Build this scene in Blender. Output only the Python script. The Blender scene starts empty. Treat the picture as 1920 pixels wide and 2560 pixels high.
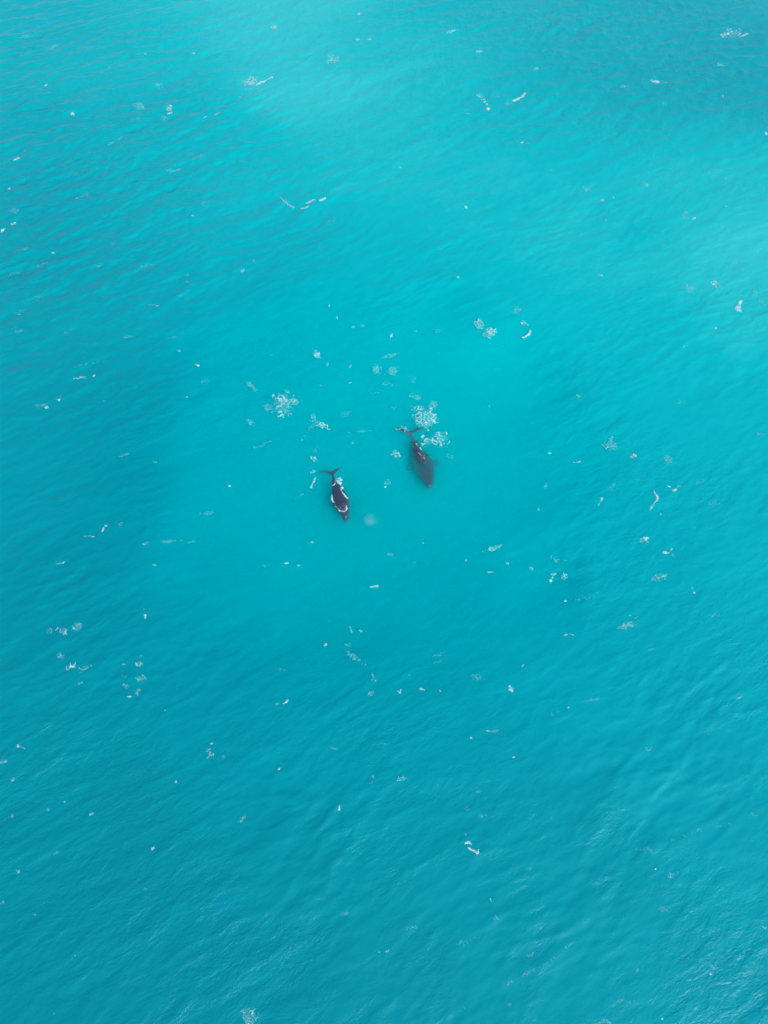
import bpy, math, random
import numpy as np
from mathutils import Vector, Matrix

R = math.radians
scene = bpy.context.scene
C = scene.collection

# ------------------------------------------------------------------ camera
ALT = 122.0                       # helicopter height above the sea, metres
PITCH = R(32.0)                   # off straight down, towards +Y
FOVY = R(67.3)
cd = bpy.data.cameras.new('camera')
cam = bpy.data.objects.new('camera', cd)
C.objects.link(cam)
cam.location = (0, 0, ALT)
cam.rotation_euler = (PITCH, 0, 0)
cd.sensor_fit = 'VERTICAL'
cd.angle_y = FOVY
cd.clip_start = 1.0
cd.clip_end = 40000.0
scene.camera = cam
scene.render.resolution_x, scene.render.resolution_y = 768, 1024

# ------------------------------------------------------------------ sky and sun
SUN_EL, SUN_AZ = R(44.0), R(140.0)          # azimuth measured from +Y towards +X
w = bpy.data.worlds.new('World')
scene.world = w
w.use_nodes = True
nt = w.node_tree
bg = nt.nodes['Background']
sky = nt.nodes.new('ShaderNodeTexSky')
sky.sky_type = 'NISHITA'
sky.sun_disc = False
sky.sun_elevation = SUN_EL
sky.sun_rotation = SUN_AZ
sky.air_density = 1.0
sky.dust_density = 2.5
nt.links.new(sky.outputs[0], bg.inputs[0])
bg.inputs[1].default_value = 0.15
sl = bpy.data.lights.new('sun', 'SUN')
sl.energy = 1.1
sl.angle = R(16.0)
sl.color = (1.0, 0.97, 0.92)
sun = bpy.data.objects.new('sun', sl)
C.objects.link(sun)
sd = Vector((math.sin(SUN_AZ) * math.cos(SUN_EL), math.cos(SUN_AZ) * math.cos(SUN_EL), math.sin(SUN_EL)))
sun.rotation_euler = sd.to_track_quat('Z', 'Y').to_euler()
sun.location = sd * 500
scene.view_settings.view_transform = 'Standard'
scene.view_settings.look = 'None'
scene.view_settings.exposure = 0.38
scene.view_settings.gamma = 1.0
scene.cycles.volume_bounces = 3
scene.cycles.max_bounces = 8
scene.cycles.use_denoising = True

# ------------------------------------------------------------------ where a sight line meets the sea
F = 1280.0 / math.tan(FOVY / 2)
cp, sp = math.cos(PITCH), math.sin(PITCH)


def at(px, py, z=0.0):
    """the point at height z that stands behind a point of the 1920 x 2560 survey frame"""
    x, y = (px - 960.0) / F, (1280.0 - py) / F
    dx, dy, dz = x, y * cp + sp, y * sp - cp
    t = (z - ALT) / dz
    return np.array([dx * t, dy * t, z])


def mpp(px, py):
    """metres per survey pixel across the view at the sea"""
    p = at(px, py)
    return (p[1] * sp + ALT * cp) / F


# ------------------------------------------------------------------ the sea's shape
rng = np.random.RandomState(7)
CREST = R(30.0)                   # crests run this way, the sea travels across it
NW = 74
WL = np.exp(rng.uniform(math.log(1.4), math.log(17.0), NW))
WD = (CREST - math.pi / 2) + rng.normal(0, 0.30, NW)
WD[WL < 6] += rng.normal(0, 0.28, (WL < 6).sum())
WA = 0.0023 * WL ** 0.92 * rng.uniform(0.6, 1.3, NW) * np.clip((17.0 - WL) / 9 + .25, .25, 1)
WP = rng.uniform(0, 2 * math.pi, NW)
WC = at(900, 1150)


def vnoise(x, y, seed):
    """smooth value noise, 0..1"""
    xi, yi = np.floor(x).astype(np.int64), np.floor(y).astype(np.int64)
    fx, fy = x - xi, y - yi
    fx, fy = fx * fx * (3 - 2 * fx), fy * fy * (3 - 2 * fy)

    def h(a, b):
        n = (a * 374761393 + b * 668265263 + seed * 974634777) & 0x7fffffff
        n = ((n ^ (n >> 13)) * 1274126177) & 0x7fffffff
        n = (n ^ (n >> 16)) & 0xffff
        return n / 65535.0
    return (h(xi, yi) * (1 - fx) + h(xi + 1, yi) * fx) * (1 - fy) + (h(xi, yi + 1) * (1 - fx) + h(xi + 1, yi + 1) * fx) * fy


def perlin(x, y, seed):
    xi, yi = np.floor(x).astype(np.int64), np.floor(y).astype(np.int64)
    fx, fy = x - xi, y - yi
    ux, uy = fx ** 3 * (fx * (fx * 6 - 15) + 10), fy ** 3 * (fy * (fy * 6 - 15) + 10)

    def g(a, b, dx, dy):
        n = (a * 374761393 + b * 668265263 + seed * 974634777) & 0x7fffffff
        n = ((n ^ (n >> 13)) * 1274126177) & 0x7fffffff
        t = ((n ^ (n >> 16)) & 0xffff) / 65536.0 * 2 * math.pi
        return np.cos(t) * dx + np.sin(t) * dy
    a = g(xi, yi, fx, fy) * (1 - ux) + g(xi + 1, yi, fx - 1, fy) * ux
    b = g(xi, yi + 1, fx, fy - 1) * (1 - ux) + g(xi + 1, yi + 1, fx - 1, fy - 1) * ux
    return a * (1 - uy) + b * uy


def pfbm(x, y, seed, n=3):
    s, a, c, d = 0, 1.0, math.cos(.6), math.sin(.6)
    for i in range(n):
        s = s + a * perlin(x, y, seed + i)
        x, y = (c * x - d * y) * 2.03 + 5.3, (d * x + c * y) * 2.03 - 3.9
        a *= 0.5
    return s


def fbm(x, y, seed, n=4):
    s, a, t = 0, 0.5, 0
    for i in range(n):
        s = s + a * vnoise(x * 2 ** i + 13.7 * i, y * 2 ** i - 7.1 * i, seed + i)
        t += a
        a *= 0.5
    return s / t


GUSTS = [(*at(120, 520)[:2], 52.0, 1.15), (*at(150, 80)[:2], 80.0, 0.95), (*at(1650, 100)[:2], 70.0, 0.75), (*at(1450, 2350)[:2], 34.0, 0.16), (*at(700, 2300)[:2], 30.0, 0.02)]


def ridges(x, y, sx, sy, seed):
    # short sharp crests lying across the wind
    u, v = x * math.cos(CREST) + y * math.sin(CREST), -x * math.sin(CREST) + y * math.cos(CREST)
    n = pfbm(u / sx, v / sy, seed, 3)
    return (1 - np.minimum(np.abs(2.2 * n), 1)) ** 2


def pat(x, y):
    # cat's paws: ragged patches where the wind roughens the water
    n = 0.5 + 0.75 * pfbm(x / 34.0 + 3.1, y / 26.0 + 1.7, 5, 4)
    return np.clip(n, 0, 1) ** 1.6


def height(x, y):
    x, y = np.asarray(x, float), np.asarray(y, float)
    # the sea is a little rougher away from the whales' quiet water
    gust = 0.14 + 0.75 * pat(x, y)
    for gx_, gy_, gr_, ga_ in GUSTS:
        gust = gust + ga_ * np.exp(-((x - gx_) ** 2 + (y - gy_) ** 2) / gr_ ** 2)
    calm = 1 - 0.6 * np.exp(-(((x - WC[0]) / 26) ** 2 + ((y - WC[1]) / 30) ** 2))
    wx = x + 3.0 * (vnoise(x / 14, y / 14, 31) - .5)
    wy = y + 3.0 * (vnoise(x / 14 + 9, y / 14, 32) - .5)
    h = np.zeros_like(x)
    for k in range(NW):
        q = 2 * math.pi / WL[k]
        ph = q * (wx * math.cos(WD[k]) + wy * math.sin(WD[k])) + WP[k]
        h += WA[k] * (np.sin(ph) + 0.22 * np.cos(2 * ph))
    h += 0.19 * ridges(wx, wy, 15.0, 5.4, 51) + 0.09 * ridges(wx, wy, 6.0, 1.9, 61)
    return (h - 0.10) * gust * calm


def basin(x, y):
    """depth of the clear upper water over the milky water, where the whales lie"""
    d = np.sqrt(((x - WC[0] - 1.0) / 50.0) ** 2 + ((y - WC[1] - 1.0) / 54.0) ** 2)
    d = d + 0.30 * (vnoise(x / 15 + 4, y / 15, 91) - .5) * np.clip(d * 2 - .6, 0, 1)
    t = np.clip((1.0 - d) / 0.76, 0, 1)
    return 3.5 * t * t * (3 - 2 * t) - 0.06


# ------------------------------------------------------------------ helpers
def mesh_obj(name, verts, faces, mat=None, parent=None, smooth=True):
    me = bpy.data.meshes.new(name)
    v = np.asarray(verts, dtype=np.float32)
    me.vertices.add(len(v))
    me.vertices.foreach_set('co', v.ravel())
    if isinstance(faces, np.ndarray):
        n, k = faces.shape
        me.loops.add(n * k)
        me.loops.foreach_set('vertex_index', faces.astype(np.int32).ravel())
        me.polygons.add(n)
        me.polygons.foreach_set('loop_start', np.arange(0, n * k, k, dtype=np.int32))
        me.polygons.foreach_set('loop_total', np.full(n, k, dtype=np.int32))
        me.update(calc_edges=True)
    else:
        me.clear_geometry()
        me.from_pydata([tuple(map(float, p)) for p in v], [], faces)
    me.validate()
    if smooth:
        me.polygons.foreach_set('use_smooth', [True] * len(me.polygons))
    me.update()
    o = bpy.data.objects.new(name, me)
    C.objects.link(o)
    if mat:
        me.materials.append(mat)
    if parent:
        o.parent = parent
    return o


def tag(o, label=None, cat=None, group=None, kind=None):
    for k, v in (('label', label), ('category', cat), ('group', group), ('kind', kind)):
        if v:
            o[k] = v
    return o


def new_mat(name):
    m = bpy.data.materials.new(name)
    m.use_nodes = True
    t = m.node_tree
    return m, t, t.nodes['Principled BSDF'], t.nodes['Material Output']


def noise(t, scale, detail=4, rough=0.55, vec=None, dist=0.0):
    n = t.nodes.new('ShaderNodeTexNoise')
    n.inputs['Scale'].default_value = scale
    n.inputs['Detail'].default_value = detail
    n.inputs['Roughness'].default_value = rough
    n.inputs['Distortion'].default_value = dist
    if vec is not None:
        t.links.new(vec, n.inputs['Vector'])
    return n


def ramp(t, fac, stops):
    r = t.nodes.new('ShaderNodeValToRGB')
    e = r.color_ramp.elements
    while len(e) < len(stops):
        e.new(0.5)
    for el, (p, c) in zip(e, stops):
        el.position = p
        el.color = (*c, 1) if len(c) == 3 else c
    t.links.new(fac, r.inputs[0])
    return r


# ------------------------------------------------------------------ materials
def sea_material():
    m, t, b, out = new_mat('sea water')
    L = t.links.new
    geo = t.nodes.new('ShaderNodeNewGeometry')
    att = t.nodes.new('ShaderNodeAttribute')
    att.attribute_name = 'water_tone'
    # how pale the water is: a broad field (set where it stands) plus drifting wisps
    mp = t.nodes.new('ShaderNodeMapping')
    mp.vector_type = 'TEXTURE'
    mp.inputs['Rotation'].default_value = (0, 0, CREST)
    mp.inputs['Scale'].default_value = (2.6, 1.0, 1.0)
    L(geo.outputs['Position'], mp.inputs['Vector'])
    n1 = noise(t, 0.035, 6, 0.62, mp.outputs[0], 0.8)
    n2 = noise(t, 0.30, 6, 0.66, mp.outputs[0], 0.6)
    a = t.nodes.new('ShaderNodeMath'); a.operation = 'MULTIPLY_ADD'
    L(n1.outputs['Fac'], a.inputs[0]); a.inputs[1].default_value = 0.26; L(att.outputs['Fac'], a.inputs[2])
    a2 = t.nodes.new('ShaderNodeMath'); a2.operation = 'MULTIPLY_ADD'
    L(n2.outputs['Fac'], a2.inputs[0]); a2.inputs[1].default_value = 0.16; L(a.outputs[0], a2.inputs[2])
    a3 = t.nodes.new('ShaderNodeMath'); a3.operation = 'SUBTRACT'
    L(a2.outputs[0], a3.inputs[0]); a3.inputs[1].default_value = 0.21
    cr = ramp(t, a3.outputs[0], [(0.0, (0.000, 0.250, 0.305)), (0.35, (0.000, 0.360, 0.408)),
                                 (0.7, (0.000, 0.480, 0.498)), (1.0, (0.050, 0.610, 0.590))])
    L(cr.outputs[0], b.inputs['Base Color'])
    b.inputs['IOR'].default_value = 1.333
    b.inputs['Roughness'].default_value = 0.22
    cov = t.nodes.new('ShaderNodeAttribute'); cov.attribute_name = 'open_surface'
    sp_ = t.nodes.new('ShaderNodeMath'); sp_.operation = 'MULTIPLY'; sp_.inputs[1].default_value = 0.30
    L(cov.outputs['Fac'], sp_.inputs[0]); L(sp_.outputs[0], b.inputs['Specular IOR Level'])
    # wind chop too small for the mesh
    mp2 = t.nodes.new('ShaderNodeMapping')
    mp2.vector_type = 'TEXTURE'
    mp2.inputs['Rotation'].default_value = (0, 0, CREST)
    mp2.inputs['Scale'].default_value = (2.0, 1.0, 1.0)
    L(geo.outputs['Position'], mp2.inputs['Vector'])
    c1 = noise(t, 0.55, 5, 0.62, mp2.outputs[0], 0.5)
    c2 = noise(t, 2.1, 3, 0.6, mp2.outputs[0], 0.4)
    g = noise(t, 0.035, 6, 0.62, geo.outputs['Position'], 0.8)
    gr = t.nodes.new('ShaderNodeMapRange')
    gr.inputs['From Min'].default_value = 0.40; gr.inputs['From Max'].default_value = 0.62
    gr.inputs['To Min'].default_value = 0.22; gr.inputs['To Max'].default_value = 1.0
    L(g.outputs['Fac'], gr.inputs['Value'])
    b1 = t.nodes.new('ShaderNodeBump'); b1.inputs['Distance'].default_value = 0.32
    b2 = t.nodes.new('ShaderNodeBump'); b2.inputs['Distance'].default_value = 0.09
    L(gr.outputs[0], b1.inputs['Strength']); L(c1.outputs['Fac'], b1.inputs['Height'])
    L(gr.outputs[0], b2.inputs['Strength']); L(c2.outputs['Fac'], b2.inputs['Height'])
    L(b1.outputs[0], b2.inputs['Normal']); L(b2.outputs[0], b.inputs['Normal'])
    return m


def volume_material(name, color, dens, absorb):
    m, t, b, out = new_mat(name)
    t.nodes.remove(b)
    v = t.nodes.new('ShaderNodeVolumeScatter')
    v.inputs['Color'].default_value = (*color, 1)
    v.inputs['Density'].default_value = dens
    v.inputs['Anisotropy'].default_value = 0.0
    ab = t.nodes.new('ShaderNodeVolumeAbsorption')
    ab.inputs['Color'].default_value = (*absorb[0], 1)
    ab.inputs['Density'].default_value = absorb[1]
    ad = t.nodes.new('ShaderNodeAddShader')
    t.links.new(v.outputs[0], ad.inputs[0]); t.links.new(ab.outputs[0], ad.inputs[1])
    t.links.new(ad.outputs[0], out.inputs['Volume'])
    return m


def foam_material(name, color, alpha=1.0):
    m, t, b, out = new_mat(name)
    geo = t.nodes.new('ShaderNodeNewGeometry')
    n = noise(t, 1.6, 6, 0.72, geo.outputs['Position'])
    c = ramp(t, n.outputs['Fac'], [(0.3, tuple(x * 0.82 for x in color)), (0.7, color)])
    t.links.new(c.outputs[0], b.inputs['Base Color'])
    b.inputs['Roughness'].default_value = 0.7
    bu = t.nodes.new('ShaderNodeBump'); bu.inputs['Distance'].default_value = 0.02
    n2 = noise(t, 14.0, 3, 0.6, geo.outputs['Position'])
    t.links.new(n2.outputs['Fac'], bu.inputs['Height']); t.links.new(bu.outputs[0], b.inputs['Normal'])
    if alpha < 1:
        r = ramp(t, n.outputs['Fac'], [(0.36, (alpha ** 3 * .6,) * 3), (0.66, (min(1, alpha * 1.7),) * 3)])
        t.links.new(r.outputs[0], b.inputs['Alpha'])
    return m


def whale_material(name, base, mottled):
    m, t, b, out = new_mat(name)
    tc = t.nodes.new('ShaderNodeTexCoord')
    n = noise(t, 0.9, 5, 0.6, tc.outputs['Object'])
    c = ramp(t, n.outputs['Fac'], [(0.3, base), (0.5, tuple(x * 1.25 for x in base)), (0.72, mottled)])
    t.links.new(c.outputs[0], b.inputs['Base Color'])
    b.inputs['Roughness'].default_value = 0.42
    n2 = noise(t, 3.5, 4, 0.6, tc.outputs['Object'])
    bu = t.nodes.new('ShaderNodeBump'); bu.inputs['Distance'].default_value = 0.04
    bu.inputs['Strength'].default_value = 0.7
    t.links.new(n2.outputs['Fac'], bu.inputs['Height']); t.links.new(bu.outputs[0], b.inputs['Normal'])
    return m


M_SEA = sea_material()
M_CLEAR = volume_material('clear upper water', (0.0, 0.875, 0.875), 0.155, ((0.0, 0.92, 0.925), 0.09))
M_FOAM = {'b': foam_material('white foam', (0.62, 0.93, 0.92), 0.84),
          'm': foam_material('thinning foam', (0.32, 0.86, 0.85), 0.52),
          'f': foam_material('spent foam and sky sheen', (0.20, 0.78, 0.76), 0.26)}  # the last one also paints the pale sky reflections off waves
M_WHALE = whale_material('wet whale skin', (0.026, 0.040, 0.075), (0.046, 0.066, 0.108))
M_CALF = whale_material('calf skin', (0.040, 0.042, 0.070), (0.072, 0.074, 0.110))
M_DARK = whale_material('blowhole', (0.008, 0.009, 0.012), (0.015, 0.016, 0.02))

# ------------------------------------------------------------------ the sea sheet
# broad tone of the water: (survey point, how pale it is)
WATER_TONE = [(60, 60, .50), (300, 120, .58), (640, 40, 1.0), (760, 220, .98), (500, 60, .80), (900, 420, .82), (1050, 150, .84),
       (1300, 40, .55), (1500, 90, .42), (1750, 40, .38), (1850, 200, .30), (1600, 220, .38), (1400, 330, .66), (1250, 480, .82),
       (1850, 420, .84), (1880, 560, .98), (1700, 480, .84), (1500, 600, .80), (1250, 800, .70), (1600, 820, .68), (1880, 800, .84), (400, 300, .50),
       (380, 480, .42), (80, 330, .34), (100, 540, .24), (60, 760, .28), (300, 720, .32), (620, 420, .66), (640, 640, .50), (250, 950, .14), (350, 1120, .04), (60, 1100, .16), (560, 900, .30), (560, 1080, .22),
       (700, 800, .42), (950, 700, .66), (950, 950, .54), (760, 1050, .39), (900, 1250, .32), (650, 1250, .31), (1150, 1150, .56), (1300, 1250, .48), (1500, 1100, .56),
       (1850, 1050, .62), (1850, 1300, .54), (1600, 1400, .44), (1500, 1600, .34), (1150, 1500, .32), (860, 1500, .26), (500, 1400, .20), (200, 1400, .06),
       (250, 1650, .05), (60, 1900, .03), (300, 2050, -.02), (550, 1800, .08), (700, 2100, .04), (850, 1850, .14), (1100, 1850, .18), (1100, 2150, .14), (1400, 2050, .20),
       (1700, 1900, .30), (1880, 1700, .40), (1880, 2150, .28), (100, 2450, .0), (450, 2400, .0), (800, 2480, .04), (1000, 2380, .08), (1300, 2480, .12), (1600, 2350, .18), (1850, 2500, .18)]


def sea_grid():
    def axis(lo, hi, step, far, gr, near, near_b):
        mid = list(np.arange(lo, hi, step))
        a, s = [], step
        p = hi
        while p < far:
            a.append(p); s *= gr if p < near else 1.12; p += s
        b_, s = [], step
        p = lo - step
        while p > -far:
            b_.append(p); s *= gr if p > -near_b else 1.12; p -= s
        return np.array(b_[::-1] + mid + a)
    xs = axis(-80, 80, 0.33, 9000, 1.012, 200, 200)
    ys = axis(-12, 120, 0.30, 12000, 1.0035, 400, 20)
    return xs, ys


xs, ys = sea_grid()
X, Y = np.meshgrid(xs, ys)
fade = np.clip((1500 - np.hypot(X, Y)) / 1000, 0, 1)
H = height(X, Y) * fade
Z = H - np.where(basin(X, Y) > -0.05, basin(X, Y), -0.0)
nx_, ny_ = len(xs), len(ys)
idx = np.arange(nx_ * ny_).reshape(ny_, nx_)
faces = np.stack([idx[:-1, :-1].ravel(), idx[:-1, 1:].ravel(), idx[1:, 1:].ravel(), idx[1:, :-1].ravel()], 1)
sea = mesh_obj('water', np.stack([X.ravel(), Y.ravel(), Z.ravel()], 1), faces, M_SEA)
tag(sea, 'turquoise open sea with small wind waves', kind='structure')
P = np.array([[*at(a, b)[:2], .34 + (v - .34) * .86] for a, b, v in WATER_TONE])
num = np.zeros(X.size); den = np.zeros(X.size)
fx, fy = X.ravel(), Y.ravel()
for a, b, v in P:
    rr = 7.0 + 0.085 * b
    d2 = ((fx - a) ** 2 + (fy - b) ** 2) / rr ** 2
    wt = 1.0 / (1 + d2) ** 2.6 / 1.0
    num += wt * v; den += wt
at_ = sea.data.attributes.new('water_tone', 'FLOAT', 'POINT')
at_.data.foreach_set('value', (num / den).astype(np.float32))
at2 = sea.data.attributes.new('open_surface', 'FLOAT', 'POINT')     # 0 where clear water covers the milky water
at2.data.foreach_set('value', (np.clip(1 - basin(X, Y) / 0.8, 0, 1) * np.clip((np.hypot(X - WC[0], Y - WC[1]) - 25) / 50, 0.12, 1)).ravel().astype(np.float32))

# the clear upper water over the whales: a closed body whose top is the sea's surface
gx = np.arange(WC[0] - 60, WC[0] + 62, 0.6)
gy = np.arange(WC[1] - 64, WC[1] + 66, 0.6)
GX, GY = np.meshgrid(gx, gy)
top = height(GX, GY)
n1, n2 = len(gx), len(gy)
vt = np.stack([GX.ravel(), GY.ravel(), top.ravel()], 1)
vb = np.stack([GX.ravel(), GY.ravel(), np.full(GX.size, -6.5)], 1)
ii = np.arange(n1 * n2).reshape(n2, n1)
ft = np.stack([ii[:-1, :-1].ravel(), ii[:-1, 1:].ravel(), ii[1:, 1:].ravel(), ii[1:, :-1].ravel()], 1)
fb = ft[:, ::-1] + n1 * n2
ring = np.concatenate([ii[0, :], ii[1:, -1], ii[-1, -2::-1], ii[-2:0:-1, 0]])
rn = np.roll(ring, -1)
fs = np.stack([rn, ring, ring + n1 * n2, rn + n1 * n2], 1)
clear = mesh_obj('clear_water', np.concatenate([vt, vb]), np.concatenate([ft, fb, fs]), M_CLEAR)
tag(clear, 'clear upper water in which the whales lie', kind='structure')


# ------------------------------------------------------------------ whales
def loft(rings):
    """closed surface through rings of points"""
    v, f, k = [], [], len(rings[0])
    for r_ in rings:
        v += list(r_)
    for i in range(len(rings) - 1):
        for j in range(k):
            a, b = i * k + j, i * k + (j + 1) % k
            f.append((a, b, b + k, a + k))
    f.append(tuple(range(k))[::-1])
    f.append(tuple((len(rings) - 1) * k + j for j in range(k)))
    return v, f


def resample(rows, n):
    rows = np.array(rows, float)
    s = np.concatenate([[0], np.cumsum(np.hypot(np.diff(rows[:, 0]), np.diff(rows[:, 1])))])
    q = np.linspace(0, s[-1], n)
    # smooth (Catmull-Rom like) interpolation of each column
    out_ = np.zeros((n, rows.shape[1]))
    m_ = np.gradient(rows, s, axis=0)
    for i, u in enumerate(q):
        k = min(max(np.searchsorted(s, u) - 1, 0), len(s) - 2)
        h_ = s[k + 1] - s[k]
        t_ = (u - s[k]) / h_
        out_[i] = ((2 * t_ ** 3 - 3 * t_ ** 2 + 1) * rows[k] + (t_ ** 3 - 2 * t_ ** 2 + t_) * h_ * m_[k]
                   + (-2 * t_ ** 3 + 3 * t_ ** 2) * rows[k + 1] + (t_ ** 3 - t_ ** 2) * h_ * m_[k + 1])
    return out_


def whale(name, stations, lobes, mat, label, hk=0.82, voxel=0.07):
    """stations along the back: survey x, y, half width (survey px), height of the back, belly depth factor
    lobes (flukes and flippers): sections of (leading x, y, trailing x, y, z, thickness m)"""
    vs, fs_ = [], []

    def add(v, f):
        o_ = len(vs)
        vs.extend([np.array(p) for p in v]); fs_.extend([tuple(i + o_ for i in q) for q in f])
    rows = []
    for px, py, hw, zt, dk in stations:
        W = hw * mpp(px, py)
        p = at(px, py, zt - W * hk * 0.6)
        rows.append((p[0], p[1], W, zt, dk))
    rows = resample(rows, 46)
    rows[:, 2] = np.maximum(rows[:, 2], 0.05)
    tan = np.gradient(rows[:, :2], axis=0)
    rings = []
    K = 28
    for (x, y, W, zt, dk), t_ in zip(rows, tan):
        t_ = t_ / np.hypot(*t_)
        side = np.array([t_[1], -t_[0]])
        Hh = W * hk
        zc = zt - Hh
        ring_ = []
        for j in range(K):
            a = 2 * math.pi * j / K
            ca, sa = math.cos(a), math.sin(a)
            u = W * math.copysign(abs(ca) ** 0.92, ca)
            zz = zc + (Hh if sa > 0 else Hh * dk) * math.copysign(abs(sa) ** 0.95, sa)
            ring_.append((x + side[0] * u, y + side[1] * u, zz))
        rings.append(ring_)
    add(*loft(rings))
    for lobe in lobes:
        rings = []
        for lx, ly, tx, ty, z, th in lobe:
            a_, b_ = at(lx, ly, z), at(tx, ty, z)
            mid, half = (a_ + b_) / 2, (b_ - a_) / 2
            ring_ = []
            for j in range(14):
                q = 2 * math.pi * j / 14
                p = mid + half * math.cos(q)
                prof = (0.62 + 0.38 * -math.cos(q))
                ring_.append((p[0], p[1], p[2] + th * math.sin(q) * prof))
            rings.append(ring_)
        add(*loft(rings))
    vs_ = np.array(vs)
    org = np.array([rows[len(rows) // 2, 0], rows[len(rows) // 2, 1], float(vs_[:, 2].min())])
    o = mesh_obj(name, vs_ - org, fs_, mat)
    o.location = org
    rm = o.modifiers.new('skin', 'REMESH')
    rm.mode = 'VOXEL'; rm.voxel_size = voxel; rm.use_smooth_shade = True
    sm = o.modifiers.new('smooth', 'SMOOTH')
    sm.factor = 0.5; sm.iterations = 6
    tag(o, label, 'whale', 'whales')
    return o, org


def z1(x, y):
    return 780 + x / 10.37, 1150 + y / 10.37


def z2(x, y):
    return 960 + x / 7.9, 960 + y / 7.9


def S1(rows):
    return [(*z1(x, y), h / 10.37, z, d) for x, y, h, z, d in rows]


def S2(rows):
    return [(*z2(x, y), h / 7.9, z, d) for x, y, h, z, d in rows]


def LB(zf, rows):
    return [(*zf(a, b), *zf(c, d), z, th) for a, b, c, d, z, th in rows]


# the lone adult, its back out of the water
lone, org1 = whale('whale', S1([
    (528, 300, 26, -0.62, 1), (540, 400, 30, -0.42, 1), (556, 500, 46, -0.16, 1), (592, 610, 82, 0.10, 1), (640, 720, 130, 0.30, 1),
    (682, 830, 172, 0.42, 1), (718, 950, 203, 0.48, 1), (752, 1080, 205, 0.48, 1), (790, 1200, 180, 0.40, 1), (824, 1305, 143, 0.10, 1),
    (852, 1400, 112, -0.22, 1), (874, 1495, 82, -0.42, .9), (886, 1560, 56, -0.58, .9), (888, 1595, 26, -0.72, .9)]),
    [LB(z1, [(520, 420, 545, 262, -0.66, .16), (470, 375, 480, 282, -0.66, .14), (380, 342, 380, 282, -0.62, .11), (290, 332, 285, 290, -0.55, .11), (210, 322, 205, 286, -0.55, .10)]),
     LB(z1, [(560, 410, 530, 266, -0.66, .16), (590, 355, 585, 240, -0.66, .14), (650, 300, 640, 218, -0.62, .11), (700, 256, 690, 205, -0.55, .11), (735, 214, 722, 196, -0.55, .10)]),
     LB(z1, [(640, 1210, 620, 1060, -1.5, .28), (560, 1200, 560, 1085, -1.9, .22), (490, 1180, 480, 1100, -2.3, .17), (415, 1145, 410, 1115, -2.6, .09)]),
     LB(z1, [(880, 1130, 870, 1000, -1.6, .26), (950, 1090, 940, 1000, -2.0, .2), (1010, 1060, 1000, 1010, -2.4, .12)])],
    M_WHALE, 'lone adult whale with its dark back out of the water, ringed by white foam')

# the mother, lying under the surface
mother, org2 = whale('whale', S2([
    (530, 930, 34, -1.05, 1), (545, 1010, 36, -2.0, 1), (575, 1110, 60, -2.4, 1), (625, 1230, 105, -2.1, 1), (676, 1370, 178, -1.75, 1),
    (730, 1500, 222, -1.15, 1), (782, 1610, 215, -1.02, 1), (810, 1710, 190, -.84, 1), (842, 1800, 156, -.72, 1), (870, 1890, 118, -.70, .9),
    (893, 1970, 88, -.78, .9), (906, 2025, 60, -.9, .9), (912, 2055, 26, -1.2, .9)]),
    [LB(z2, [(510, 985, 560, 915, -0.95, .22), (440, 985, 500, 930, -0.75, .19), (380, 950, 400, 890, -0.4, .15), (300, 905, 340, 858, -0.14, .12), (228, 885, 285, 862, -0.02, .09)]),
     LB(z2, [(530, 990, 520, 930, -1.0, .22), (600, 965, 590, 900, -1.1, .19), (680, 930, 650, 858, -1.2, .15), (760, 885, 720, 856, -1.3, .12), (840, 868, 815, 856, -1.4, .10)]),
     LB(z2, [(900, 1700, 880, 1500, -2.3, .34), (990, 1660, 980, 1510, -2.7, .26), (1060, 1610, 1050, 1500, -3.1, .2), (1105, 1580, 1095, 1515, -3.3, .15)]),
     LB(z2, [(640, 1700, 600, 1500, -2.5, .34), (540, 1690, 520, 1540, -2.9, .26), (470, 1710, 450, 1600, -3.3, .2), (430, 1710, 415, 1650, -3.5, .14)])],
    M_WHALE, 'adult whale lying just under the surface with a calf over its back', hk=.66)

# the calf
calf, org3 = whale('calf', S2([
    (606, 1150, 14, -0.14, 1), (618, 1200, 26, -0.10, 1), (634, 1255, 50, -0.14, 1), (662, 1330, 78, -0.06, 1), (700, 1405, 92, -0.06, 1),
    (738, 1460, 86, -0.12, 1), (772, 1515, 64, -0.2, 1), (798, 1555, 40, -0.25, .9), (812, 1580, 18, -0.38, .9)]),
    [LB(z2, [(600, 1178, 610, 1128, -.14, .09), (560, 1165, 570, 1130, -.12, .07), (505, 1158, 515, 1142, -.1, .05)]),
     LB(z2, [(615, 1178, 608, 1130, -.14, .09), (650, 1158, 650, 1132, -.12, .07), (712, 1122, 700, 1112, -.1, .05)]),
     LB(z2, [(800, 1480, 770, 1380, -.75, .14), (850, 1445, 830, 1385, -.8, .1), (890, 1400, 880, 1370, -.85, .06)]),
     LB(z2, [(680, 1480, 660, 1390, -.75, .14), (630, 1465, 620, 1410, -.8, .1), (585, 1440, 580, 1415, -.85, .06)])],
    M_CALF, 'small brownish calf at the surface, riding over the submerged adult', voxel=0.05)
calf['category'] = 'whale calf'


def blowholes(root, org, pts, ztop, L_, ang):
    for (px, py), dx in zip(pts, (-1, 1)):
        p = at(px, py, ztop) - org
        v, f = [], []
        rings = []
        for i in range(9):
            u = -1 + 2 * i / 8
            r_ = math.sqrt(max(1 - u * u, 0.02))
            cx, cy = p[0] + u * L_ * math.sin(ang * dx), p[1] + u * L_ * math.cos(ang * dx)
            rings.append([(cx + 0.09 * r_ * math.cos(q), cy, p[2] + 0.07 * r_ * math.sin(q)) for q in np.linspace(0, 2 * math.pi, 9)[:-1]])
        v, f = loft(rings)
        mesh_obj('blowhole', v, f, M_DARK, root)


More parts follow.
